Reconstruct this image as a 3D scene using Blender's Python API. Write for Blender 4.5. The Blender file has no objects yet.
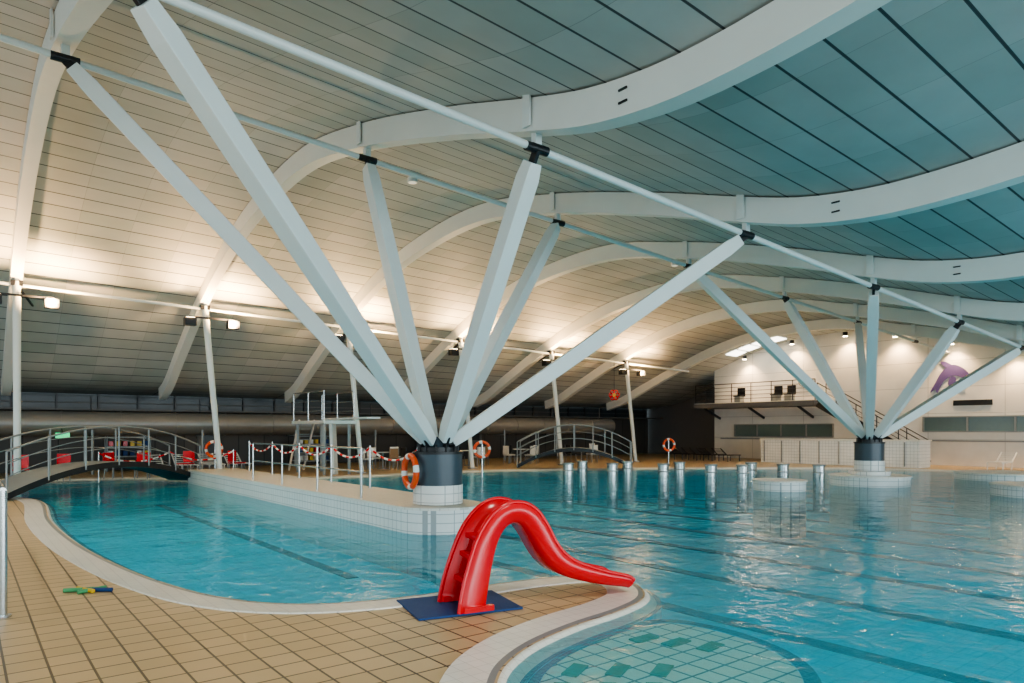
import bpy, math, random
from mathutils import Vector, Matrix
random.seed(4)
C=bpy.context.scene.collection
ST,CT=0.785,0.619
ANG=math.atan2(CT,ST)
def W(T,N,z=0.0): return Vector((ST*T-CT*N, CT*T+ST*N, z))

# ------------------------------------------------------------ materials
def newmat(name):
    m=bpy.data.materials.new(name); m.use_nodes=True
    nt=m.node_tree; b=nt.nodes['Principled BSDF']; return m,nt,b
def pmat(name,col,rough=0.5,metal=0.0,noise=0.06,nscale=6,bump=0.0,emit=None,es=0):
    m,nt,b=newmat(name)
    tc=nt.nodes.new('ShaderNodeTexCoord'); n=nt.nodes.new('ShaderNodeTexNoise'); n.inputs['Scale'].default_value=nscale
    n.inputs['Detail'].default_value=4
    nt.links.new(tc.outputs['Object'],n.inputs['Vector'])
    r=nt.nodes.new('ShaderNodeMix'); r.data_type='RGBA'
    r.inputs[6].default_value=tuple(max(0,c*(1-noise)) for c in col)+(1,)
    r.inputs[7].default_value=tuple(min(1,c*(1+noise)) for c in col)+(1,)
    nt.links.new(n.outputs['Fac'],r.inputs[0]); nt.links.new(r.outputs[2],b.inputs['Base Color'])
    b.inputs['Roughness'].default_value=rough; b.inputs['Metallic'].default_value=metal
    if bump:
        bm=nt.nodes.new('ShaderNodeBump'); bm.inputs['Strength'].default_value=bump; bm.inputs['Distance'].default_value=0.02
        nt.links.new(n.outputs['Fac'],bm.inputs['Height']); nt.links.new(bm.outputs[0],b.inputs['Normal'])
    if emit:
        b.inputs['Emission Color'].default_value=emit+(1,); b.inputs['Emission Strength'].default_value=es
    return m
def tilemat(name,c1,c2,grout,w,h,mortar=0.012,rough=0.35,rotz=ANG,vertical=False,offset=0.0,uv=False,bump=0.3,second=None):
    m,nt,b=newmat(name)
    tc=nt.nodes.new('ShaderNodeTexCoord')
    def brick(w,h,mortar,c1,c2,grout,offset):
        br=nt.nodes.new('ShaderNodeTexBrick'); br.offset=offset; br.squash=1.0
        br.inputs['Scale'].default_value=1.0
        br.inputs['Brick Width'].default_value=w; br.inputs['Row Height'].default_value=h
        br.inputs['Mortar Size'].default_value=mortar; br.inputs['Mortar Smooth'].default_value=0.1
        br.inputs['Color1'].default_value=c1+(1,); br.inputs['Color2'].default_value=c2+(1,); br.inputs['Mortar'].default_value=grout+(1,)
        return br
    br=brick(w,h,mortar,c1,c2,grout,offset)
    if uv: src=tc.outputs['UV']
    else:
        mp=nt.nodes.new('ShaderNodeVectorRotate'); mp.rotation_type='Z_AXIS'; mp.inputs['Angle'].default_value=-rotz
        nt.links.new(tc.outputs['Object'],mp.inputs['Vector']); src=mp.outputs[0]
        if vertical:
            sx=nt.nodes.new('ShaderNodeSeparateXYZ'); cx=nt.nodes.new('ShaderNodeCombineXYZ'); ad=nt.nodes.new('ShaderNodeMath')
            nt.links.new(mp.outputs[0],sx.inputs[0]); nt.links.new(sx.outputs[0],ad.inputs[0]); nt.links.new(sx.outputs[1],ad.inputs[1])
            nt.links.new(ad.outputs[0],cx.inputs[0]); nt.links.new(sx.outputs[2],cx.inputs[1]); src=cx.outputs[0]
    nt.links.new(src,br.inputs['Vector'])
    n=nt.nodes.new('ShaderNodeTexNoise'); n.inputs['Scale'].default_value=1.3; n.inputs['Detail'].default_value=5
    nt.links.new(tc.outputs['Object'],n.inputs['Vector'])
    mr=nt.nodes.new('ShaderNodeMapRange'); mr.inputs['To Min'].default_value=0.86; mr.inputs['To Max'].default_value=1.12
    nt.links.new(n.outputs['Fac'],mr.inputs['Value'])
    mx=nt.nodes.new('ShaderNodeVectorMath'); mx.operation='SCALE'
    nt.links.new(br.outputs['Color'],mx.inputs[0]); nt.links.new(mr.outputs[0],mx.inputs['Scale'])
    res=mx.outputs[0]
    if second:
        b2=brick(*second); nt.links.new(src,b2.inputs['Vector'])
        mu=nt.nodes.new('ShaderNodeVectorMath'); mu.operation='MULTIPLY'; nt.links.new(res,mu.inputs[0]); nt.links.new(b2.outputs['Color'],mu.inputs[1]); res=mu.outputs[0]
    nt.links.new(res,b.inputs['Base Color'])
    b.inputs['Roughness'].default_value=rough
    if bump:
        bm=nt.nodes.new('ShaderNodeBump'); bm.inputs['Strength'].default_value=bump; bm.inputs['Distance'].default_value=0.01; bm.invert=True
        nt.links.new(br.outputs['Fac'],bm.inputs['Height']); nt.links.new(bm.outputs[0],b.inputs['Normal'])
    return m

M={}
M['steel_white']=pmat('painted_steel_white',(0.74,0.78,0.76),0.4,noise=0.04,nscale=2)
M['arch']=pmat('arch_white_paint',(0.76,0.77,0.73),0.5,noise=0.05,nscale=1.5)
M['black']=pmat('black_steel',(0.015,0.016,0.018),0.4)
M['drum']=pmat('column_slate_paint',(0.05,0.075,0.095),0.35)
M['tan']=tilemat('deck_tile_tan',(0.56,0.41,0.23),(0.50,0.36,0.195),(0.08,0.055,0.03),0.25,0.25,0.009,0.38)
M['coping']=tilemat('coping_white_tile',(0.80,0.77,0.70),(0.77,0.74,0.67),(0.60,0.57,0.52),0.12,0.12,0.003,0.3)
M['whitetile']=tilemat('white_wall_tile',(0.82,0.82,0.79),(0.79,0.79,0.76),(0.40,0.42,0.42),0.15,0.15,0.006,0.3,vertical=True)
M['islandtop']=tilemat('island_top_tile',(0.70,0.62,0.50),(0.66,0.58,0.46),(0.40,0.36,0.3),0.15,0.15,0.005,0.35)
M['pool']=tilemat('pool_bottom_tile',(0.07,0.72,0.96),(0.06,0.68,0.93),(0.05,0.54,0.78),0.25,0.25,0.01,0.4,bump=0)
M['shelf']=tilemat('shelf_tile',(0.78,0.80,0.66),(0.74,0.76,0.62),(0.08,0.14,0.14),0.2,0.2,0.011,0.4,bump=0)
M['green']=pmat('green_tile',(0.03,0.16,0.01),0.4)
M['navy']=tilemat('navy_mosaic',(0.01,0.03,0.09),(0.015,0.045,0.12),(0.10,0.16,0.2),0.05,0.05,0.005,0.3,bump=0)
M['ceil']=tilemat('ceiling_panel',(0.50,0.51,0.49),(0.50,0.51,0.49),(0.07,0.085,0.09),5.32,0.6,0.02,0.65,uv=True,offset=0.0,bump=0.4,second=(1.33,0.6,0.005,(1,1,1),(0.80,0.85,0.83),(0.6,0.62,0.62),0.0))
M['wallwhite']=tilemat('white_wall_panel',(0.82,0.80,0.76),(0.79,0.77,0.73),(0.52,0.51,0.49),3.2,1.25,0.014,0.6,vertical=True)
M['darkwall']=tilemat('dark_panel_wall',(0.07,0.065,0.058),(0.085,0.078,0.07),(0.02,0.02,0.02),1.2,3.0,0.02,0.5,vertical=True)
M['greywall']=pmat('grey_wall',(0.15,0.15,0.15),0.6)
M['duct']=pmat('galvanised_duct',(0.25,0.245,0.23),0.4,0.4)
M['steel']=pmat('stainless_steel',(0.55,0.57,0.57),0.25,0.9)
M['greysteel']=pmat('grey_painted_rail',(0.28,0.30,0.30),0.4,0.3)
M['darksteel']=pmat('dark_grey_trim',(0.08,0.085,0.085),0.5)
M['glassdark']=pmat('dark_window_glass',(0.025,0.035,0.04),0.3)
M['winteal']=pmat('frosted_teal_glass',(0.12,0.18,0.18),0.15)
M['red']=pmat('red_plastic',(0.68,0.008,0.016),0.22,noise=0.05,nscale=3)
M['orange']=pmat('orange_buoy',(0.80,0.10,0.02),0.35)
M['white']=pmat('white_plastic',(0.8,0.8,0.77),0.4)
M['bluemat']=pmat('blue_rubber_mat',(0.008,0.05,0.18),0.6,bump=0.3,nscale=60)
M['purple']=pmat('purple_paint',(0.12,0.085,0.25),0.5)
M['toygreen']=pmat('toy_green',(0.08,0.35,0.15),0.4)
M['toyyellow']=pmat('toy_yellow',(0.7,0.45,0.03),0.4)
M['wood']=pmat('chair_wood',(0.25,0.15,0.07),0.5)
M['lamp']=pmat('lamp_lens',(0.9,0.8,0.6),0.3,emit=(1.0,0.75,0.42),es=14)
M['highbay']=pmat('sensor_white',(0.8,0.8,0.75),0.3,emit=(1.0,0.85,0.6),es=0.5)  # faint glow for the lenses of the added overhead fill fixtures
M['lampw']=pmat('downlight_lens',(0.9,0.8,0.6),0.3,emit=(1.0,0.74,0.42),es=60)
M['skylight']=pmat('skylight_glazing',(0.9,0.9,0.9),0.3,emit=(1.0,0.95,0.85),es=4)
M['exit']=pmat('exit_green',(0.02,0.4,0.12),0.4,emit=(0.05,0.9,0.35),es=0.8)
g,nt,b=newmat('clear_panel'); b.inputs['Base Color'].default_value=(0.5,0.6,0.6,1); b.inputs['Alpha'].default_value=0.25; b.inputs['Roughness'].default_value=0.05
M['glass']=g
# water
wm=bpy.data.materials.new('pool_water'); wm.use_nodes=True; nt=wm.node_tree
for n in list(nt.nodes): nt.nodes.remove(n)
out=nt.nodes.new('ShaderNodeOutputMaterial'); tc=nt.nodes.new('ShaderNodeTexCoord')
n1=nt.nodes.new('ShaderNodeTexNoise'); n1.inputs['Scale'].default_value=3.0; n1.inputs['Detail'].default_value=3; n1.inputs['Distortion'].default_value=0.6
n2=nt.nodes.new('ShaderNodeTexNoise'); n2.inputs['Scale'].default_value=0.7; n2.inputs['Detail'].default_value=2
for n in (n1,n2): nt.links.new(tc.outputs['Object'],n.inputs['Vector'])
ad=nt.nodes.new('ShaderNodeMath'); ad.operation='MULTIPLY_ADD'; ad.inputs[1].default_value=0.5
nt.links.new(n1.outputs['Fac'],ad.inputs[0]); nt.links.new(n2.outputs['Fac'],ad.inputs[2])
bp=nt.nodes.new('ShaderNodeBump'); bp.inputs['Strength'].default_value=0.5; bp.inputs['Distance'].default_value=0.085
nt.links.new(ad.outputs[0],bp.inputs['Height'])
fr=nt.nodes.new('ShaderNodeFresnel'); fr.inputs['IOR'].default_value=1.23; nt.links.new(bp.outputs[0],fr.inputs['Normal'])
tr=nt.nodes.new('ShaderNodeBsdfTransparent'); tr.inputs[0].default_value=(0.82,0.99,1.0,1)
df=nt.nodes.new('ShaderNodeBsdfDiffuse'); df.inputs[0].default_value=(0.05,0.74,1.0,1); nt.links.new(bp.outputs[0],df.inputs['Normal'])
m1=nt.nodes.new('ShaderNodeMixShader'); m1.inputs[0].default_value=0.27
nt.links.new(tr.outputs[0],m1.inputs[1]); nt.links.new(df.outputs[0],m1.inputs[2])
gl=nt.nodes.new('ShaderNodeBsdfGlossy'); gl.inputs['Roughness'].default_value=0.04; nt.links.new(bp.outputs[0],gl.inputs['Normal'])
m2=nt.nodes.new('ShaderNodeMixShader'); nt.links.new(fr.outputs[0],m2.inputs[0]); nt.links.new(m1.outputs[0],m2.inputs[1]); nt.links.new(gl.outputs[0],m2.inputs[2])
nt.links.new(m2.outputs[0],out.inputs['Surface'])
M['water']=wm

# ------------------------------------------------------------ mesh builder
class MB:
    def __init__(s): s.v=[]; s.f=[]; s.m=[]; s.mats=[]; s.sm=[]
    def mi(s,k):
        if k not in s.mats: s.mats.append(k)
        return s.mats.index(k)
    def add(s,vs,fs,k,smooth=False):
        o=len(s.v); s.v+= [Vector(p) for p in vs]; i=s.mi(k)
        for f in fs: s.f.append([o+a for a in f]); s.m.append(i); s.sm.append(smooth)
    def box(s,c,size,k,rot=0.0,M3=None):
        c=Vector(c); R=M3 if M3 else Matrix.Rotation(rot,3,'Z')
        vs=[c+R@Vector((sx*size[0]/2,sy*size[1]/2,sz*size[2]/2)) for sx in(-1,1) for sy in(-1,1) for sz in(-1,1)]
        s.add(vs,[(0,1,3,2),(4,6,7,5),(0,4,5,1),(2,3,7,6),(0,2,6,4),(1,5,7,3)],k)
    def frame(s,p0,p1,up=None):
        d=(Vector(p1)-Vector(p0)).normalized()
        u=Vector(up) if up else Vector((0,0,1))
        if abs(d.dot(u))>0.98: u=Vector((1,0,0))
        a=d.cross(u).normalized(); b=a.cross(d).normalized(); return d,a,b
    def tube(s,p0,p1,r,k,r2=None,n=12):
        p0=Vector(p0);p1=Vector(p1); d,a,b=s.frame(p0,p1); r2=r if r2 is None else r2
        vs=[]
        for p,rr in((p0,r),(p1,r2)):
            for i in range(n):
                t=2*math.pi*i/n; vs.append(p+a*math.cos(t)*rr+b*math.sin(t)*rr)
        fs=[(i,(i+1)%n,n+(i+1)%n,n+i) for i in range(n)]
        s.add(vs,fs,k,True); s.add(vs[:n],[tuple(range(n))[::-1]],k); s.add(vs[n:],[tuple(range(n))],k)
    def beam(s,p0,p1,w,h,k,prof=None,up=None):
        p0=Vector(p0);p1=Vector(p1); d,a,b=s.frame(p0,p1,up); prof=prof or [(0,1),(1,1)]
        vs=[];
        for t,sc in prof:
            p=p0.lerp(p1,t)
            for x,y in((-1,-1),(1,-1),(1,1),(-1,1)): vs.append(p+a*x*w/2*sc+b*y*h/2*sc)
        fs=[]
        for j in range(len(prof)-1):
            for i in range(4): fs.append((4*j+i,4*j+(i+1)%4,4*j+4+(i+1)%4,4*j+4+i))
        fs.append((3,2,1,0)); o=4*(len(prof)-1); fs.append((o,o+1,o+2,o+3)); s.add(vs,fs,k)
    def path(s,pts,r,k,n=8):
        for i in range(len(pts)-1): s.tube(pts[i],pts[i+1],r,k,n=n)
    def cyl(s,c,r,z0,z1,k,n=40,r2=None): s.tube((c[0],c[1],z0),(c[0],c[1],z1),r,k,r2=r2,n=n)
    def prism(s,poly,z0,z1,k,ktop=None):
        n=len(poly); vs=[(p[0],p[1],z0) for p in poly]+[(p[0],p[1],z1) for p in poly]
        s.add(vs,[(i,(i+1)%n,n+(i+1)%n,n+i) for i in range(n)],k)
        s.add([(p[0],p[1],z1) for p in poly],[tuple(range(n))],ktop or k)
    def torus(s,c,R,r,nrm,k,k2=None,n=32,m=10):
        nrm=Vector(nrm).normalized(); a=nrm.cross(Vector((0,0,1)));
        a=Vector((1,0,0)) if a.length<.01 else a.normalized(); b=nrm.cross(a); c=Vector(c)
        for i in range(n):
            vs=[]
            for j in(i,i+1):
                t=2*math.pi*j/n; e=a*math.cos(t)+b*math.sin(t)
                for q in range(m):
                    u=2*math.pi*q/m; vs.append(c+e*(R+r*math.cos(u))+nrm*r*math.sin(u))
            kk=k2 if (k2 and (i%8)<2) else k
            s.add(vs,[(q,(q+1)%m,m+(q+1)%m,m+q) for q in range(m)],kk,True)
    def obj(s,name,bevel=0,parent=None):
        me=bpy.data.meshes.new(name); me.from_pydata(s.v,[],s.f)
        for k in s.mats: me.materials.append(M[k])
        for p,i,q in zip(me.polygons,s.m,s.sm): p.material_index=i; p.use_smooth=q
        me.update(); o=bpy.data.objects.new(name,me); C.objects.link(o)
        if bevel:
            b=o.modifiers.new('bevel','BEVEL'); b.width=bevel; b.segments=2; b.limit_method='ANGLE'
        return o

# ------------------------------------------------------------ roof profile
PR=[(-24,4.2),(-20,5.6),(-16,6.7),(-11,7.3),(-6,7.2),(-3,6.8),(0,6.15),(3,5.68),(5,5.55),(6.5,5.7),(7.85,6.05),(10,6.7),(13.3,7.55),(16.5,8.05),(20,7.8),(23,7.1),(26,5.9),(29,4.35),(31.5,3.1),(35,2.6)]
def hermite(N):
    if N<=PR[0][0]: return PR[0][1]
    if N>=PR[-1][0]: return PR[-1][1]
    for i in range(len(PR)-1):
        if PR[i][0]<=N<=PR[i+1][0]:
            x0,y0=PR[i];x1,y1=PR[i+1]
            def sl(j):
                a=max(0,j-1);b=min(len(PR)-1,j+1); return (PR[b][1]-PR[a][1])/(PR[b][0]-PR[a][0])
            h=x1-x0;t=(N-x0)/h;m0=sl(i)*h;m1=sl(i+1)*h
            return (2*t**3-3*t*t+1)*y0+(t**3-2*t*t+t)*m0+(-2*t**3+3*t*t)*y1+(t**3-t*t)*m1
def slope(N):
    if N<14: return .064
    if N<26: return .064-.036*(N-14)/12
    return max(0,.028*(31.5-N)/5.5)
def zarch(T,N): return hermite(N)-slope(N)*(T-6.65)
AD=0.48
T0,STEP=1.33,5.32
archT=[T0+STEP*k for k in range(-2,7)]
NAx,NBx,NC=7.85,13.3,10.55

def roof():
    Ts=[-14+ i*1.5 for i in range(37)]; Ns=[-22+0.5*i for i in range(113)]
    vs=[];uv=[]
    for T in Ts:
        L=0
        for j,N in enumerate(Ns):
            z=zarch(T,N)+AD+0.02
            if j: L+=math.hypot(Ns[j]-Ns[j-1],zarch(6.65,N)-zarch(6.65,Ns[j-1]))
            vs.append(W(T,N,z)); uv.append((T-1.33,L))
    n=len(Ns); fs=[]
    for i in range(len(Ts)-1):
        for j in range(n-1): fs.append((i*n+j,i*n+j+1,(i+1)*n+j+1,(i+1)*n+j))
    me=bpy.data.meshes.new('ceiling'); me.from_pydata(vs,[],fs); me.materials.append(M['ceil'])
    ul=me.uv_layers.new(name='UVMap')
    for l in me.loops: ul.data[l.index].uv=uv[l.vertex_index]
    for p in me.polygons: p.use_smooth=True
    o=bpy.data.objects.new('ceiling',me); C.objects.link(o)
roof()

# arches
for T in archT:
    b=MB(); Ns=[-22+0.4*i for i in range(136)]; vs=[]; w=0.15
    for N in Ns:
        z=zarch(T,N); dz=(zarch(T,N+.1)-zarch(T,N-.1))/.2; L=math.hypot(1,dz); nx,nz=-dz/L,1/L
        for s_,h in((-w,0),(w,0),(w,AD),(-w,AD)):
            vs.append(W(T+s_,N+nx*h*0.6,z+nz*h))
    n=len(Ns); fs=[]
    for j in range(n-1):
        for i in range(4): fs.append((4*j+i,4*j+(i+1)%4,4*j+4+(i+1)%4,4*j+4+i))
    fs+= [(3,2,1,0),(4*n-4,4*n-3,4*n-2,4*n-1)]
    b.add(vs,fs,'arch')
    for dz in(.17,.33):
        b.box(W(T-w-.012,6.0,zarch(T,6.0)+dz),(.02,.14,.025),'black',ANG)
    b.obj('roof_arch')

# purlin tubes
for Nx in (NAx,NBx):
    b=MB(); b.tube(W(-14,Nx,zarch(-14,Nx)-.22),W(36.9,Nx,zarch(36.9,Nx)-.22),0.056,'steel_white'); 
    for T in archT:
        z=zarch(T,Nx)
        b.box(W(T,Nx,z-.22),(.24,.12,.1),'black',ANG)
        b.box(W(T,Nx,z-.05),(.12,.1,.34),'steel_white',ANG)
        b.tube(W(T-.2,Nx,z-.22),W(T+.2,Nx,z-.22),.07,'black')
        b.box(W(T-.19,Nx,z+.36),(.03,.16,.62),'steel_white',ANG)
    b.obj('ceiling_tie_tube')

# trees
def tree(k,Nc,zb):
    Tc=archT[k+2]; b=MB(); c=W(Tc,Nc)
    b.cyl(c,.44,zb,.74,'whitetile'); b.cyl(c,.43,.74,1.30,'drum'); b.cyl(c,.45,1.28,1.32,'black')
    b.cyl(c,.34,1.32,1.40,'black'); b.cyl(c,.24,1.40,1.58,'drum',r2=.16)
    for kk in(-1,0,1):
        for Nx in(NAx,NBx):
            T=archT[k+2+kk]; p1=W(T,Nx,zarch(T,Nx)-.24); h=Vector((c.x,c.y,1.43)); d=(p1-h).normalized()
            dh=Vector((d.x,d.y,0)).normalized()
            p0=h+dh*.17+d*.10
            b.beam(h+dh*.13-Vector((0,0,.1)),p0+d*.2,.05,.2,'black')
            b.beam(p0,p1-d*.18,.25,.27,'steel_white',[(0,.7),(.05,.88),(.5,1.05),(.95,1.0),(1,.8)])
            b.beam(p1-d*.3,p1,.06,.14,'black')
    for i in range(12):
        t=i*math.pi/6; b.box((c.x+.3*math.cos(t),c.y+.3*math.sin(t),1.38),(.14,.02,.14),'black',t)
    b.obj('tree_column',0.012)
    return c
c1=tree(1,NC,.41); c2=tree(4,10.4,.42)

# masts with floodlights
for k in range(0,6):
    T=archT[k+2]; N=25.6; zt=zarch(T,N)-.1
    b=MB(); off=0 if k==0 else .45
    top=W(T,N,zt); bot=W(T+off,N-.3,0.02)
    b.tube(bot,top,.09,'steel_white',r2=.11); b.cyl(bot,.22,0.005,.05,'greysteel')
    b.box(top+Vector((0,0,-.05)),(.3,.2,.16),'black',ANG)
    b.box(W(T,N,zt+.25),(.1,.12,.5),'steel_white',ANG)
    b.beam(W(T-.6,N-.3,zt-.45),W(T+.9,N-.3,zt-.45),.06,.06,'black')
    for dt in(-.55,.85):
        b.box(W(T+dt,N-.3,zt-.62),(.36,.28,.26),'black',ANG,)
        b.box(W(T+dt,N-.3,zt-.48),(.26,.2,.02),'lamp',ANG)
    b.beam(W(T,N,zt-.1),W(T+.5,N+1.5,zarch(T,N+1.5)+.2),.05,.05,'black')
    b.obj('lighting_mast')
    for (e,az,an,dT) in((1750,.9,1.0,.85),(900,1.0,-.5,-.55)):
        ld=bpy.data.lights.new('flood','SPOT'); ld.energy=e; ld.color=(1,.60,.28); ld.spot_size=2.75; ld.spot_blend=1; ld.shadow_soft_size=.12
        lo=bpy.data.objects.new('floodlight_lamp',ld); C.objects.link(lo); lo.location=W(T+dT,N-.62,zt-.62)
        dirv=Vector(W(T+dT,N-.62+an,zt-.62+az))-lo.location; lo.rotation_euler=dirv.to_track_quat('-Z','Y').to_euler()
b=MB(); 
for k in range(-2,6):
    Ta,Tb=archT[k+2] if k>-2 else -14,archT[k+3]
    b.tube(W(Ta,25.6,zarch(Ta,25.6)-.2),W(Tb,25.6,zarch(Tb,25.6)-.2),.05,'steel_white')
b.obj('ceiling_tie_tube')

# ------------------------------------------------------------ pool outline
OUT=[(-11.46,17),(-8.68,13.2),(-6.75,10.8),(-5.25,9.15),(-3.99,7.93),(-2.99,7.17),(-2.18,6.88),(-1.42,7.0),(-.66,7.44),(.09,7.93),(.74,8.2),(1.19,8.1),(1.40,7.65),(1.36,7.1),(1.05,6.6),(.59,6.1),(.22,5.6),(0,5.13),(-.08,4.7),(-.1,4.0),(0,3.2),(.4,2.2),(1.3,1.2),(3,.4),(6,-.2),(12,-.6),(20,-.5),(28,2.2),(32,6),(32,11),(29.5,16),(25.9,20.4),(20.3,27.5),(17,30.3),(13,31.4),(6,31.2),(-.5,29.7),(-5,26.5),(-8.6,24.0),(-10.4,23.6),(-12.5,24.8),(-15.2,24.2),(-16.8,21.5),(-15.5,18.8),(-13.3,18.0)]
def cr(P,sub=8):
    n=len(P);o=[]
    for i in range(n):
        p0,p1,p2,p3=[Vector(P[(i+j)%n]) for j in(-1,0,1,2)]
        for s in range(sub):
            t=s/sub
            o.append(.5*((2*p1)+(-p0+p2)*t+(2*p0-5*p1+4*p2-p3)*t*t+(-p0+3*p1-3*p2+p3)*t**3))
    return o
pool=cr(OUT)
def offset(P,d):
    n=len(P);o=[]
    for i in range(n):
        t=(P[(i+1)%n]-P[i-1]).normalized(); o.append(P[i]+Vector((t.y,-t.x))*d)
    return o
def ribbon(name,P,d0,d1,z0,z1,k,extra=None,b=None):
    A=offset(P,d0);B=offset(P,d1);n=len(P); mb=b or MB()
    vs=[(p.x,p.y,z0) for p in A]+[(p.x,p.y,z1) for p in B]
    mb.add(vs,[(i,n+i,n+(i+1)%n,(i+1)%n) for i in range(n)],k)
    if name: return mb.obj(name)
cu=bpy.data.curves.new('floor','CURVE'); cu.dimensions='2D'; cu.fill_mode='BOTH'
def spl(pts):
    s=cu.splines.new('POLY'); s.points.add(len(pts)-1); s.use_cyclic_u=True
    for p,q in zip(s.points,pts): p.co=(q[0],q[1],0,1)
spl([W(-14,-22),W(40,-22),W(40,35),W(-14,35)]); spl(offset(pool,.02))
tmp=bpy.data.objects.new('tmp',cu); C.objects.link(tmp); bpy.context.view_layer.update()
dg=bpy.context.evaluated_depsgraph_get(); me=bpy.data.meshes.new_from_object(tmp.evaluated_get(dg)); bpy.data.objects.remove(tmp)
me.name='floor'; me.materials.clear(); me.materials.append(M['tan']); fo=bpy.data.objects.new('floor',me); C.objects.link(fo)
b=MB(); ribbon(None,pool,.40,.09,.012,.008,'coping',b=b); ribbon(None,pool,.09,.04,.008,.0,'greysteel',b=b)
ribbon(None,pool,.04,0,.0,-.012,'coping',b=b)
ribbon(None,pool,0.41,.40,-.0,.012,'coping',b=b); ribbon(None,pool,0,-.10,-.012,-.09,'coping',b=b)
ribbon(None,pool,-.10,-.15,-.09,-.09,'navy',b=b)
ribbon(None,pool,-.15,-.15,-.09,-1.35,'pool',b=b); b.obj('pool_coping')
b=MB(); b.add([W(-13.5,-21,-.035),W(36,-21,-.035),W(36,29,-.035),W(-13.5,29,-.035)],[(0,1,2,3)],'water'); b.obj('pool_water')
b=MB(); b.add([W(-13.8,-21.8,-1.35),W(39,-21.8,-1.35),W(39,34,-1.35),W(-13.8,34,-1.35)],[(0,1,2,3)],'pool')
for T in[9.6,12.2,14.8,17.4,20,22.6,25.2,27.8,30.4]:
    b.box(W(T,2.5,-1.345),(.34,41,.012),'navy',ANG)
b.add([W(-12,9.5,-.7),W(5.85,9.5,-.7),W(5.85,26,-.7),W(-12,26,-.7),W(-12,6.5,-1.34),W(5.85,6.5,-1.34),W(7.5,6.5,-1.34),W(6.9,9.5,-1.34)],[(0,1,2,3),(4,5,1,0),(5,6,7,1)],'pool')
b.box(W(5.0,17.5,-.695),(.2,14,.012),'navy',ANG)
b.obj('pool_floor')

# shallow shelf with green tiles
shel=[(.14,4.2),(0.2,5.0),(.40,5.5),(.78,6.0),(1.22,6.42),(1.55,6.5),(1.95,6.1),(2.15,5.5),(2.05,4.9),(1.75,4.4),(1.2,3.2),(.7,2.8),(.3,3.2)]
sh=cr(shel,6)
b=MB(); n=len(sh); b.add([(p.x,p.y,-.10) for p in sh]+[(p.x,p.y,-1.34) for p in sh],[tuple(range(n))]+[(i,n+i,n+(i+1)%n,(i+1)%n) for i in range(n)],'shelf')
ribbon(None,sh,0,-.12,-.094,-.094,'navy',b=b)
for off in(.30,.62,.95):
    P=[(.0+off,4.3),(0.06+off,5.0),(.28+off,5.45),(.66+off*.95,5.95-off*.25),(1.15+off*.6,6.3-off*.45)]
    P=[Vector(p) for p in P]
    for i in range(len(P)-1):
        L=(P[i+1]-P[i]).length; m_=max(1,int(L/.32))
        for q in range(m_):
            if (q+i)%3==2: continue
            p=P[i].lerp(P[i+1],(q+.5)/m_); d=P[i+1]-P[i]
            if p.x>1.85 or p.y>6.25: continue
            b.box((p.x,p.y,-.092),(.26,.12,.012),'green',math.atan2(d.y,d.x))
b.obj('pool_step')

# island
isl=[]
Tc=archT[3]
for i in range(25):
    a=math.pi+math.pi*i/24; isl.append(W(Tc+.78*math.cos(a),NC-.05+.78*math.sin(a)))
isl+= [W(Tc+.78,24.6),W(Tc-.78,24.6)]
b=MB(); b.prism(isl,-1.34,.36,'whitetile','islandtop'); b.prism(isl,.36,.40,'coping','islandtop'); b.obj('pool_island')
def rplat(x,y,r,h,name='tiled_pool_seat'):
    b=MB(); b.cyl((x,y),r,-1.34,h-.04,'whitetile'); b.cyl((x,y),r+.04,h-.04,h,'coping'); b.obj(name)
rplat(7.75,20.3,.72,.26)
b=MB(); b.cyl(c2,1.15,-1.34,.24,'whitetile'); b.cyl(c2,1.19,.24,.28,'coping'); b.cyl(c2,.6,.28,.41,'whitetile'); b.obj('column_plinth')
rplat(17.3,24.6,1.5,.22); rplat(13.9,18.4,1.1,.27)

# pool bollards
xs=[2.2,2.95,3.9,4.75,5.8,6.75,7.45,8.5,9.5,10.3,11.4]; ys=[27.4,29.3,27.2,28.8,26.8,28.2,26.2,25.8,27.8,26.6,26.0]
for x,y in zip(xs,ys):
    b=MB(); b.cyl((x,y),.21,-1.34,.36,'steel',n=24); b.cyl((x,y),.235,.36,.42,'greysteel',n=24); b.cyl((x,y),.235,.1,.14,'greysteel',n=24); b.obj('pool_bollard')

# ------------------------------------------------------------ walls
def wallstrip(name,T,N0,N1,k,thick=.25):
    mb=MB(); n=int((N1-N0)/.5)+1; vs=[]
    for i in range(n+1):
        N=N0+(N1-N0)*i/n
        for tt in(T,T+thick):
            vs+= [W(tt,N,-.0),W(tt,N,zarch(T,N)+AD+.08)]
    fs=[]
    for i in range(n):
        o=4*i; fs+=[(o,o+4,o+5,o+1),(o+2,o+3,o+7,o+6),(o+1,o+5,o+7,o+3)]
    fs+=[(0,1,3,2),(4*n,4*n+2,4*n+3,4*n+1)]
    mb.add(vs,fs,k); return mb.obj(name)
wallstrip('wall_right',37,-22,26.5,'wallwhite')
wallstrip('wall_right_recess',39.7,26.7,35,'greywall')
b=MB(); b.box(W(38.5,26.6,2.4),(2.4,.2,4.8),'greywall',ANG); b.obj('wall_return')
b=MB(); b.box(W(13,34.2,1.25),(53,.3,2.5),'darkwall',ANG)
b.box(W(13,34.2,3.05),(53,.1,.95),'glassdark',ANG)
for i in range(36): b.box(W(-13.4+1.5*i,34.1,3.0),(.07,.14,1.0),'black',ANG)
for z in(2.55,2.85,3.15): b.box(W(13,34.08,z),(53,.06,.05),'darksteel',ANG)
b.obj('wall_back')
b=MB(); b.tube(W(-13.4,31.6,1.95),W(33,31.6,1.95),.46,'duct',n=32)
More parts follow.
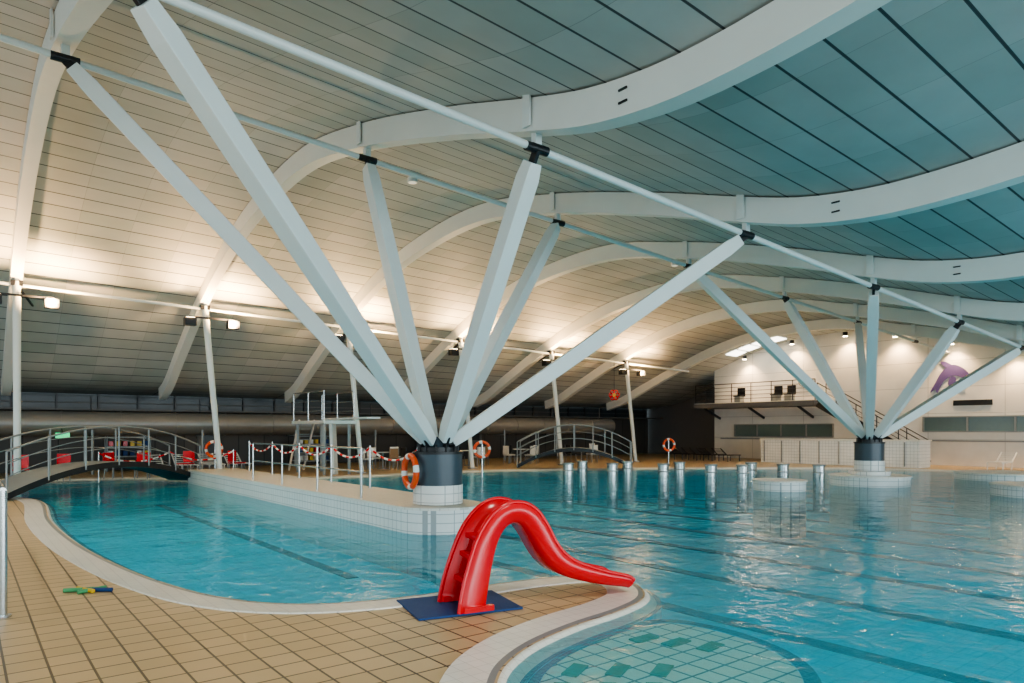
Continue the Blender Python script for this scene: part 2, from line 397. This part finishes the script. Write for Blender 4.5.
for i in range(23):
    T=-13+2*i; b.tube(W(T,31.6,1.95),W(T+.06,31.6,1.95),.49,'duct',n=32)
for i in range(12):
    T=-12+4*i; b.beam(W(T,31.6,2.35),W(T,31.6,3.0),.04,.04,'black'); b.beam(W(T,31.1,0),W(T,31.1,1.7),.07,.07,'greysteel'); b.beam(W(T,31.1,1.45),W(T,32.1,1.45),.06,.06,'greysteel')
b.obj('ventilation_duct')
b=MB(); b.box(W(13,33.2,2.52),(52.5,1.6,.08),'darksteel',ANG); b.obj('service_ledge')
b=MB()
for i in range(27):
    T=-13+2*i; b.beam(W(T,-21.9,0),W(T,-21.9,zarch(T,-21.9)+AD),.1,.14,'greysteel')
for z in(.4,2.6): b.beam(W(-13.5,-21.9,z),W(40,-21.9,z),.08,.1,'greysteel')
b.obj('window_front')
b=MB()
for i in range(23):
    N=-21.5+2.4*i; b.beam(W(-13.9,N,0),W(-13.9,N,zarch(-14,N)+AD),.1,.14,'greysteel')
for z in(.4,2.6): b.beam(W(-13.9,-21.5,z),W(-13.9,33.8,z),.08,.1,'greysteel')
b.obj('window_left')

def wbox(b,N0,N1,z0,z1,k,T=36.97,th=.05): b.box(W(T,(N0+N1)/2,(z0+z1)/2),(th,abs(N1-N0),z1-z0),k,ANG)
def wwin(name,N0,N1,z0,z1,nm):
    b=MB(); wbox(b,N0,N1,z0,z1,'winteal'); 
    for i in range(nm+1):
        N=N0+(N1-N0)*i/nm; wbox(b,N-.04,N+.04,z0-.04,z1+.04,'greysteel',36.93)
    wbox(b,N0,N1,z0-.05,z0,'greysteel',36.93); wbox(b,N0,N1,z1,z1+.05,'greysteel',36.93); b.obj(name)
wwin('window_1',18.9,25,1.35,2.0,4); wwin('window_2',3,14.4,1.65,2.3,6)
b=MB(); wbox(b,11.5,13.1,2.85,3.1,'black'); b.obj('wall_vent')
b=MB(); wbox(b,-20,26,1.15,1.22,'greysteel',36.95); b.obj('trim_1')
LS=.78
def blob(b,pts,k,T=36.94):
    P=cr([Vector((13.2+(p[0]-13.2)*LS,4.15+(p[1]-4.15)*LS)) for p in pts],6); n=len(P)
    vs=[W(T,p.x,p.y) for p in P]+[W(T+.04,p.x,p.y) for p in P]
    b.add(vs,[tuple(range(n)),]+[(i,(i+1)%n,n+(i+1)%n,n+i) for i in range(n)],k)
b=MB()
blob(b,[(14.35,3.35),(14.1,3.5),(13.95,3.3),(13.8,3.65),(13.55,4.05),(13.15,4.3),(12.75,4.25),(12.35,4.0),(12.2,4.25),(12.45,4.65),(12.95,4.95),(13.35,4.9),(13.75,4.5),(14.05,3.95)],'purple')
blob(b,[(13.5,4.85),(13.75,5.15),(13.55,5.2),(13.15,4.95)],'purple',36.935)
blob(b,[(13.2,4.25),(13.35,3.85),(13.2,3.55),(13.0,3.5),(12.95,3.8),(12.95,4.2)],'purple',36.935)
blob(b,[(12.75,3.95),(12.55,3.85),(12.5,3.6),(12.65,3.45),(12.82,3.55),(12.88,3.8)],'purple',36.935)
b.obj('wall_logo')
for N in(4,7.5,10.5,13,15.5,18,21,24):
    z=zarch(36.4,N)+AD-.12
    b=MB(); b.tube(W(36.45,N,z),W(36.45,N,z-.22),.12,'black',n=16); b.tube(W(36.45,N,z-.22),W(36.45,N,z-.235),.11,'lampw',n=16); b.obj('wall_downlight')
    ld=bpy.data.lights.new('dl','SPOT'); ld.energy=360; ld.color=(1,.66,.36); ld.spot_size=2.0; ld.spot_blend=.8; ld.shadow_soft_size=.08
    lo=bpy.data.objects.new('downlight_lamp',ld); C.objects.link(lo); lo.location=W(36.5,N,z-.26); lo.rotation_euler=(W(36.95,N,z-3)-lo.location).to_track_quat('-Z','Y').to_euler()
b=MB()
for i in range(4):
    N0=21.2+.85*i
    vs=[W(T,N,zarch(T,N)+AD-.02) for T,N in((35.2,N0),(36.3,N0),(36.3,N0+.7),(35.2,N0+.7))]
    b.add(vs,[(0,1,2,3)],'skylight')
b.obj('window_3')
def rail(b,pts,z_h,k='greysteel',r=.025,posts=True,mids=2,n=8,gap=1.2):
    for j in range(mids+1):
        h=z_h*(1-j/(mids+1)); b.path([Vector(p)+Vector((0,0,h)) for p in pts],r if j==0 else r*.6,k,n=n)
    if posts:
        for i in range(len(pts)-1):
            a=Vector(pts[i]);c=Vector(pts[i+1]); m=max(1,round((c-a).length/gap))
            for q in range(m+1):
                p=a.lerp(c,q/m); b.tube(p,p+Vector((0,0,z_h)),r,k,n=n)
b=MB(); b.box(W(35.95,22.7,3.12),(2.0,7.6,.26),'greywall',ANG); b.box(W(35.95,22.7,3.27),(1.96,7.56,.04),'coping',ANG)
rail(b,[W(36.9,26.45,3.27),W(35.05,26.45,3.27),W(35.05,18.9,3.27)],1.1,'black',mids=4)
for N in(20,23,26): b.beam(W(36.9,N,2.4),W(35.3,N,3.0),.08,.12,'black')
for N in (21,21.8,24.2): b.box(W(36.2,N,3.7),(.5,.5,.06),'black',ANG); b.box(W(36.42,N,3.95),(.05,.5,.5),'black',ANG); b.box(W(36.2,N,3.48),(.4,.4,.4),'greysteel',ANG)
b.obj('balcony')
b=MB(); b.tube(W(36.98,20.6,4.4),W(36.9,20.6,4.4),.28,'black',n=32); b.tube(W(36.9,20.6,4.4),W(36.88,20.6,4.4),.24,'white',n=32); b.box(W(36.87,20.6,4.47),(.02,.03,.2),'black',ANG); b.obj('wall_clock')
b=MB()
for T in(34.9,35.8):
    b.beam(W(T,18.7,3.05),W(T,13.7,.12),.06,.3,'black'); rail(b,[W(T,18.7,3.15),W(T,13.7,.2)],1.0,'black',mids=1)
for i in range(17):
    t=(i+.5)/17; b.box(W(35.35,18.75-5.0*t,3.1-3.0*t),(.9,.3,.04),'greywall',ANG)
b.obj('staircase')
b=MB(); b.box(W(34.0,17.1,.6),(1.2,7.8,1.2),'whitetile',ANG); b.box(W(34.0,17.1,1.22),(1.3,7.9,.06),'coping',ANG)
for i in range(8): b.box(W(33.38,13.8+i,.6),(.03,.05,1.1),'greysteel',ANG)
b.obj('tiled_planter_wall')

# ------------------------------------------------------------ slide
b=MB(); O=Vector((-.42,6.66,.0)); ds=Vector((.89,.456,0)); dl=Vector((.456,-.89,0)); SX=.83
path=[(.08,0),(.13,.22),(.19,.43),(.26,.61),(.36,.74),(.49,.80),(.63,.77),(.76,.64),(.88,.48),(1.02,.34),(1.2,.24),(1.45,.17),(1.75,.11),(2.02,.07),(2.12,.05)]
path=[(x*SX,z) for x,z in path]
hh=[.26,.25,.23,.21,.19,.18,.17,.16,.15,.15,.145,.13,.11,.09,.06]
ww=[.25,.235,.22,.21,.20,.195,.195,.195,.20,.205,.21,.215,.22,.23,.23]
def interp(L,t):
    i=min(int(t),len(L)-2); f=t-i
    def g(j): return Vector(L[max(0,min(len(L)-1,j))]) if isinstance(L[0],tuple) else L[max(0,min(len(L)-1,j))]
    p0,p1,p2,p3=g(i-1),g(i),g(i+1),g(i+2)
    return .5*((2*p1)+(p2-p0)*f+(2*p0-5*p1+4*p2-p3)*f*f+(3*p1-p0-3*p2+p3)*f**3)
NS=56; rings=[]; rimL=[];rimR=[]
for q in range(NS+1):
    t=q/NS*(len(path)-1); p=interp(path,t); p2=interp(path,min(t+.05,len(path)-1)); p1=interp(path,max(t-.05,0)); d=(p2-p1).normalized()
    nn=Vector((-d.y,d.x)); h=interp(hh,t); w=interp(ww,t); th=.03
    if q==0: nn=Vector((-1,0))
    sec=[(-w-.02,h),(-w,h*.4),(-w+.015,.0),(-w+.06,-th),(w-.06,-th),(w-.015,0),(w,h*.4),(w+.02,h),(w-.015,h),(w-.035,h*.4),(w-.06,.03),(w-.1,0),(-w+.1,0),(-w+.06,.03),(-w+.035,h*.4),(-w+.015,h)]
    def pt(l,n_):
        s=p.x+nn.x*n_; z=max(.0,p.y+nn.y*n_); v=O+ds*s+dl*l; v.z=z+.033; return v
    rings.append([pt(l,n_) for l,n_ in sec]); rimL.append(pt(-w,h));rimR.append(pt(w,h))
m=len(rings[0]); vs=[v for r in rings for v in r]
fs=[(q*m+i,q*m+(i+1)%m,(q+1)*m+(i+1)%m,(q+1)*m+i) for q in range(NS) for i in range(m)]
fs+=[tuple(range(m)),tuple(NS*m+i for i in range(m))[::-1]]
b.add(vs,fs,'red',True)
b.path(rimL,.022,'red',n=10); b.path(rimR,.022,'red',n=10)
for t in(1.1,2.2,3.2):
    p=interp(path,t); c=O+ds*(p.x-.09)+Vector((0,0,p.y+.033)); b.box(c,(.17,.38,.045),'red',math.atan2(ds.y,ds.x))
for sgn in(-1,1): b.box(O+ds*.0+dl*sgn*.245+Vector((0,0,.055)),(.30,.05,.05),'red',math.atan2(ds.y,ds.x))
b.obj('toddler_slide')
b=MB(); b.box((-.52,6.78,.012),(1.02,.78,.02),'bluemat',math.radians(24)); b.obj('rubber_mat',.004)

b=MB()
for i,(k,a) in enumerate((('toygreen',.3),('toyyellow',-.5),('toygreen',1.0),('bluemat',.0))):
    p=Vector((-4.55+.07*i,7.35,.024)); d=Vector((math.cos(a),math.sin(a),0))*.14; b.tube(p-d,p+d,.022,k)
b.obj('dive_sticks')

# left foreground railing
b=MB()
px=[Vector((-4.62,6.35,0)),Vector((-5.9,8.0,0)),Vector((-7.3,9.9,0))]
for p in px: b.tube(p,p+Vector((0,0,1.15)),.035,'steel'); b.cyl(p,.07,0.003,.02,'steel',n=16)
for h in(1.15,.12): b.path([p+Vector((0,0,h)) for p in px],.03,'steel')
for i in range(2):
    a,c=px[i],px[i+1]; e=(c-a)*.06; b.add([a+e+Vector((0,0,.2)),c-e+Vector((0,0,.2)),c-e+Vector((0,0,1.08)),a+e+Vector((0,0,1.08))],[(0,1,2,3)],'glass')
b.obj('glass_railing')

def bridge(a,c,h,w,name,kd='black'):
    a=Vector(a);c=Vector(c); d=(c-a).normalized(); s=Vector((-d.y,d.x,0)); b=MB(); n=24
    P=[a.lerp(c,i/n)+Vector((0,0,h*(1-(2*i/n-1)**2)+.18)) for i in range(n+1)]
    for i in range(n):
        vs=[]
        for p in(P[i],P[i+1]):
            for sd in(-1,1):
                for zz in(-.16,0): vs.append(p+s*sd*w/2+Vector((0,0,zz)))
        b.add(vs,[(0,2,3,1),(4,5,7,6),(0,1,5,4),(2,6,7,3),(0,4,6,2)],kd); b.add(vs,[(1,3,7,5)],'greysteel')
    for sd in(-1,1):
        Q=[p+s*sd*w/2 for p in P]
        for hh_ in(1.0,.7,.4): b.path([q+Vector((0,0,hh_)) for q in Q],.026 if hh_==1.0 else .013,'greysteel',n=6)
        for i in range(0,n+1,4): b.tube(Q[i]-Vector((0,0,.1)),Q[i]+Vector((0,0,1.0)),.025,'greysteel',n=6)
    b.obj(name)
bridge((-12.6,16.8,0),(-10.9,23.3,0),.62,1.2,'footbridge')
bridge((.3,31.2,0),(5.2,30.6,0),.75,1.2,'footbridge')

def garland(b,tops,dz,r=.024):
    for i in range(len(tops)-1):
        prev=None
        for q in range(13):
            t=q/12; p=tops[i].lerp(tops[i+1],t)+Vector((0,0,-dz*4*t*(1-t)))
            if prev is not None: b.tube(prev,p,r,'red' if q%2 else 'white',n=6)
            prev=p
b=MB(); Np=[12.3+2.1*i for i in range(6)]
tops=[]
for N in Np:
    p=W(Tc+.62,N,.4); b.tube(p,p+Vector((0,0,.95)),.022,'steel',n=8); b.cyl(p,.05,.401,.42,'steel',n=12); tops.append(p+Vector((0,0,.9)))
garland(b,tops,.25)
for N in Np[:4]:
    p=W(Tc-.62,N,.4); b.tube(p,p+Vector((0,0,.95)),.022,'steel',n=8)
for h in(.95,.5): b.path([W(Tc-.62,N,.4+h) for N in Np[:4]],.018,'steel')
b.obj('rope_fence')
b=MB(); tops=[]
for T in [3.5,5.6,7.7]:
    p=W(T,25.9,0.003); b.tube(p,p+Vector((0,0,1.0)),.022,'steel',n=8); tops.append(p+Vector((0,0,.95)))
garland(b,tops,.3,.028); b.obj('rope_fence')

def buoy(c,nrm,post=None):
    b=MB(); c=Vector(c); b.torus(c,.27,.055,nrm,'orange','white')
    if post is not None: b.tube((post[0],post[1],0.003),(post[0],post[1],c.z+.3),.03,'steel')
    b.obj('lifebuoy')
buoy((c1.x-.46,c1.y-.22,.98),(-.85,-.5,0))
for x,y in((-1.07,25.0),(7.4,33),(-10.86,25.5)): buoy((x,y,1.0),(0.2,-1,0),(x,y+.1))

b=MB(); T=11.2;N=24.9
for dt in(-.5,.5):
    for dn in(0,2.6): b.beam(W(T+dt,N+dn,0.003),W(T+dt,N+dn,2.0),.1,.1,'greysteel')
b.box(W(T,N+1.3,2.0),(1.3,3.2,.12),'white',ANG)
rail(b,[W(T-.6,N-.2,2.06),W(T-.6,N+2.8,2.06)],1.1,'steel',mids=2); rail(b,[W(T+.6,N-.2,2.06),W(T+.6,N+2.8,2.06)],1.1,'steel',mids=2)
b.box(W(T,N-1.2,2.12),(.5,3.6,.06),'white',ANG)
b.beam(W(T,N+.4,1.95),W(T,N+.2,.003),.6,.12,'white')
for i in range(9): b.box(W(T,N+3.0+.1*(9-i),.2+.22*i),(.6,.14,.03),'greysteel',ANG)
for dt in(-.32,.32): b.beam(W(T+dt,N+4.1,0.003),W(T+dt,N+2.9,2.1),.05,.1,'white')
b.obj('diving_platform')

def chair(p,rot,k='red',name='plastic_chair'):
    R=Matrix.Rotation(rot,3,'Z'); p=Vector(p); b=MB()
    def L(x,y,z): return p+R@Vector((x,y,z))
    for x in(-.2,.2):
        for y in(-.2,.2): b.tube(L(x,y,0.003),L(x*.9,y*.9,.44),.018,'greysteel',n=8)
    b.box(L(0,0,.45),(.46,.44,.04),k,rot); b.box(L(0,.22,.7),(.44,.035,.42),k,rot)
    for x in(-.2,.2): b.tube(L(x,.21,.44),L(x,.24,.92),.016,'greysteel',n=8)
    b.obj(name,.006)
def table(p):
    b=MB(); p=Vector(p); b.cyl(p,.42,.71,.74,'white',n=32); b.cyl(p,.04,.03,.71,'greysteel',n=12); b.cyl(p,.25,0.003,.03,'greysteel',n=24); b.obj('round_table')
def lounger(p,rot,k='white'):
    R=Matrix.Rotation(rot,3,'Z'); p=Vector(p); b=MB()
    def L(x,y,z): return p+R@Vector((x,y,z))
    for x in(-.28,.28):
        b.beam(L(x,-.9,.33),L(x,.35,.33),.04,.04,k); b.beam(L(x,.35,.33),L(x,.95,.72),.04,.04,k)
        for y in(-.75,.3): b.beam(L(x,y,0.003),L(x,y,.33),.04,.04,k)
    for i in range(10): b.box(L(0,-.85+.13*i,.355),(.54,.1,.02),k,rot)
    for i in range(5): 
        t=(i+.5)/5; b.box(L(0,.35+.6*t,.35+.39*t),(.54,.09,.02),k,rot)
    b.obj('sun_lounger')
for i,(T,N) in enumerate([(1.5,27),(2.6,27.4),(4.2,27.8),(5.0,27.2),(6.6,28),(8.3,27.5)]): chair(W(T,N),ANG+random.uniform(-1,3),'red')
for T,N in[(14.5,27.5),(19,27.4),(22.5,27.8),(26,27)]:
    table(W(T,N))
    for a in(0,1.6,3.2,4.7): chair(W(T+.8*math.cos(a),N+.8*math.sin(a)),ANG+a-math.pi/2,random.choice(['white','black','wood']))
for i in range(4): lounger(W(6.0+1.0*i,29.8),ANG)
for i in range(4): lounger(W(32.5,22.5+1.0*i),ANG+math.pi/2,'black')
for T,N in[(34.8,10.5),(34.8,8.8),(34.8,6.5)]: lounger(W(T,N),ANG-math.pi/2)
for T in(-3,0,16,17.5,29): chair(W(T,29),ANG,'white')
b=MB(); b.box(W(3.0,30.85,1.5),(.45,.08,.2),'exit',ANG); b.beam(W(3.0,30.9,1.6),W(3.0,31.12,1.75),.03,.03,'black'); b.obj('exit_sign')
for T in(5.5,13.5,20.5):
    b=MB()
    for z in(.2,.6,1.0,1.4): b.box(W(T,32.8,z),(1.6,.5,.04),'greysteel',ANG)
    for dt in(-.8,.8):
        for dn in(-.24,.24): b.beam(W(T+dt,32.8+dn,0.003),W(T+dt,32.8+dn,1.45),.04,.04,'greysteel')
    for z in(.22,.62,1.02):
        for j in range(6): b.box(W(T-.65+.26*j,32.8,z+.12),(.16,.36,.2),random.choice(['red','bluemat','toyyellow','white']),ANG)
    b.obj('kickboard_rack')
for i,T in enumerate((-2,9,24)):
    b=MB(); b.box(W(T,34.0,1.05),(1.0,.08,2.1),'greywall',ANG); b.box(W(T,33.95,1.5),(.6,.03,.8),'glassdark',ANG); b.box(W(T+.4,33.93,1.0),(.05,.06,.14),'steel',ANG); b.obj('door_%d'%(i+1))
b=MB(); q=W(26.4,25.0,3.6)
b.tube(q,q+Vector((0,0,1.6)),.012,'black')
for i in range(6):
    a=i*math.pi/3; b.torus(q+Vector((.16*math.cos(a),0,.16*math.sin(a)-.1)),.1,.035,(0,1,0),'red',n=16,m=8)
b.tube(q+Vector((0,-.05,-.1)),q+Vector((0,.05,-.1)),.09,'toyyellow'); b.obj('hanging_ornament')

# ------------------------------------------------------------ lights
w=bpy.data.worlds.new('world'); bpy.context.scene.world=w; w.use_nodes=True
w.node_tree.nodes['Background'].inputs[0].default_value=(0.58,0.72,0.78,1); w.node_tree.nodes['Background'].inputs[1].default_value=1.0
def area(name,loc,target,sx,sy,e,col):
    ld=bpy.data.lights.new(name,'AREA'); ld.shape='RECTANGLE'; ld.size=sx; ld.size_y=sy; ld.energy=e; ld.color=col
    o=bpy.data.objects.new(name,ld); C.objects.link(o); o.location=loc; o.rotation_euler=(Vector(target)-Vector(loc)).to_track_quat('-Z','Y').to_euler()
area('daylight_window_front',W(12,-21.5,2.8),W(12,0,3.0),50,4.8,5200,(.80,.93,1.0))  # added cool fill panel, out of view inside the front mullions
area('daylight_window_left',W(-13.5,5,2.8),W(0,5,2.8),50,4.8,900,(.78,.92,1.0))  # weaker fill panel added on the left side, also out of view
for T,N,e in((9.3,16,560),(20,16,620),(29.4,16,560),(4,2.5,460),(14.6,1,740),(25.2,1,740),(-2,12,620),(4,15.5,560),(-1.3,21,260)):  # overhead fill spots with invented fixtures, added to brighten deck and water
    z=zarch(T,N)+AD-.05
    b=MB(); b.tube(W(T,N,z),W(T,N,z-.12),.13,'white',n=24); b.tube(W(T,N,z-.12),W(T,N,z-.13),.10,'highbay',n=24); b.obj('ceiling_lamp')
    ld=bpy.data.lights.new('hb','SPOT'); ld.energy=e; ld.color=(1,.92,.80); ld.spot_size=2.2; ld.spot_blend=.8; ld.shadow_soft_size=.3
    lo=bpy.data.objects.new('ceiling_lamp_light',ld); C.objects.link(lo); lo.location=W(T,N,z-.45)
cam=bpy.data.cameras.new('camera'); co=bpy.data.objects.new('camera',cam); C.objects.link(co)
co.location=(0,0,1.7); co.rotation_euler=(math.pi/2,0,0); cam.sensor_width=36; cam.lens=700/1024*36; cam.shift_y=88.5/1024; cam.clip_start=.05
bpy.context.scene.camera=co
bpy.context.scene.view_settings.exposure=0.25
try: bpy.context.scene.view_settings.look='AgX - Medium High Contrast'
except Exception: pass
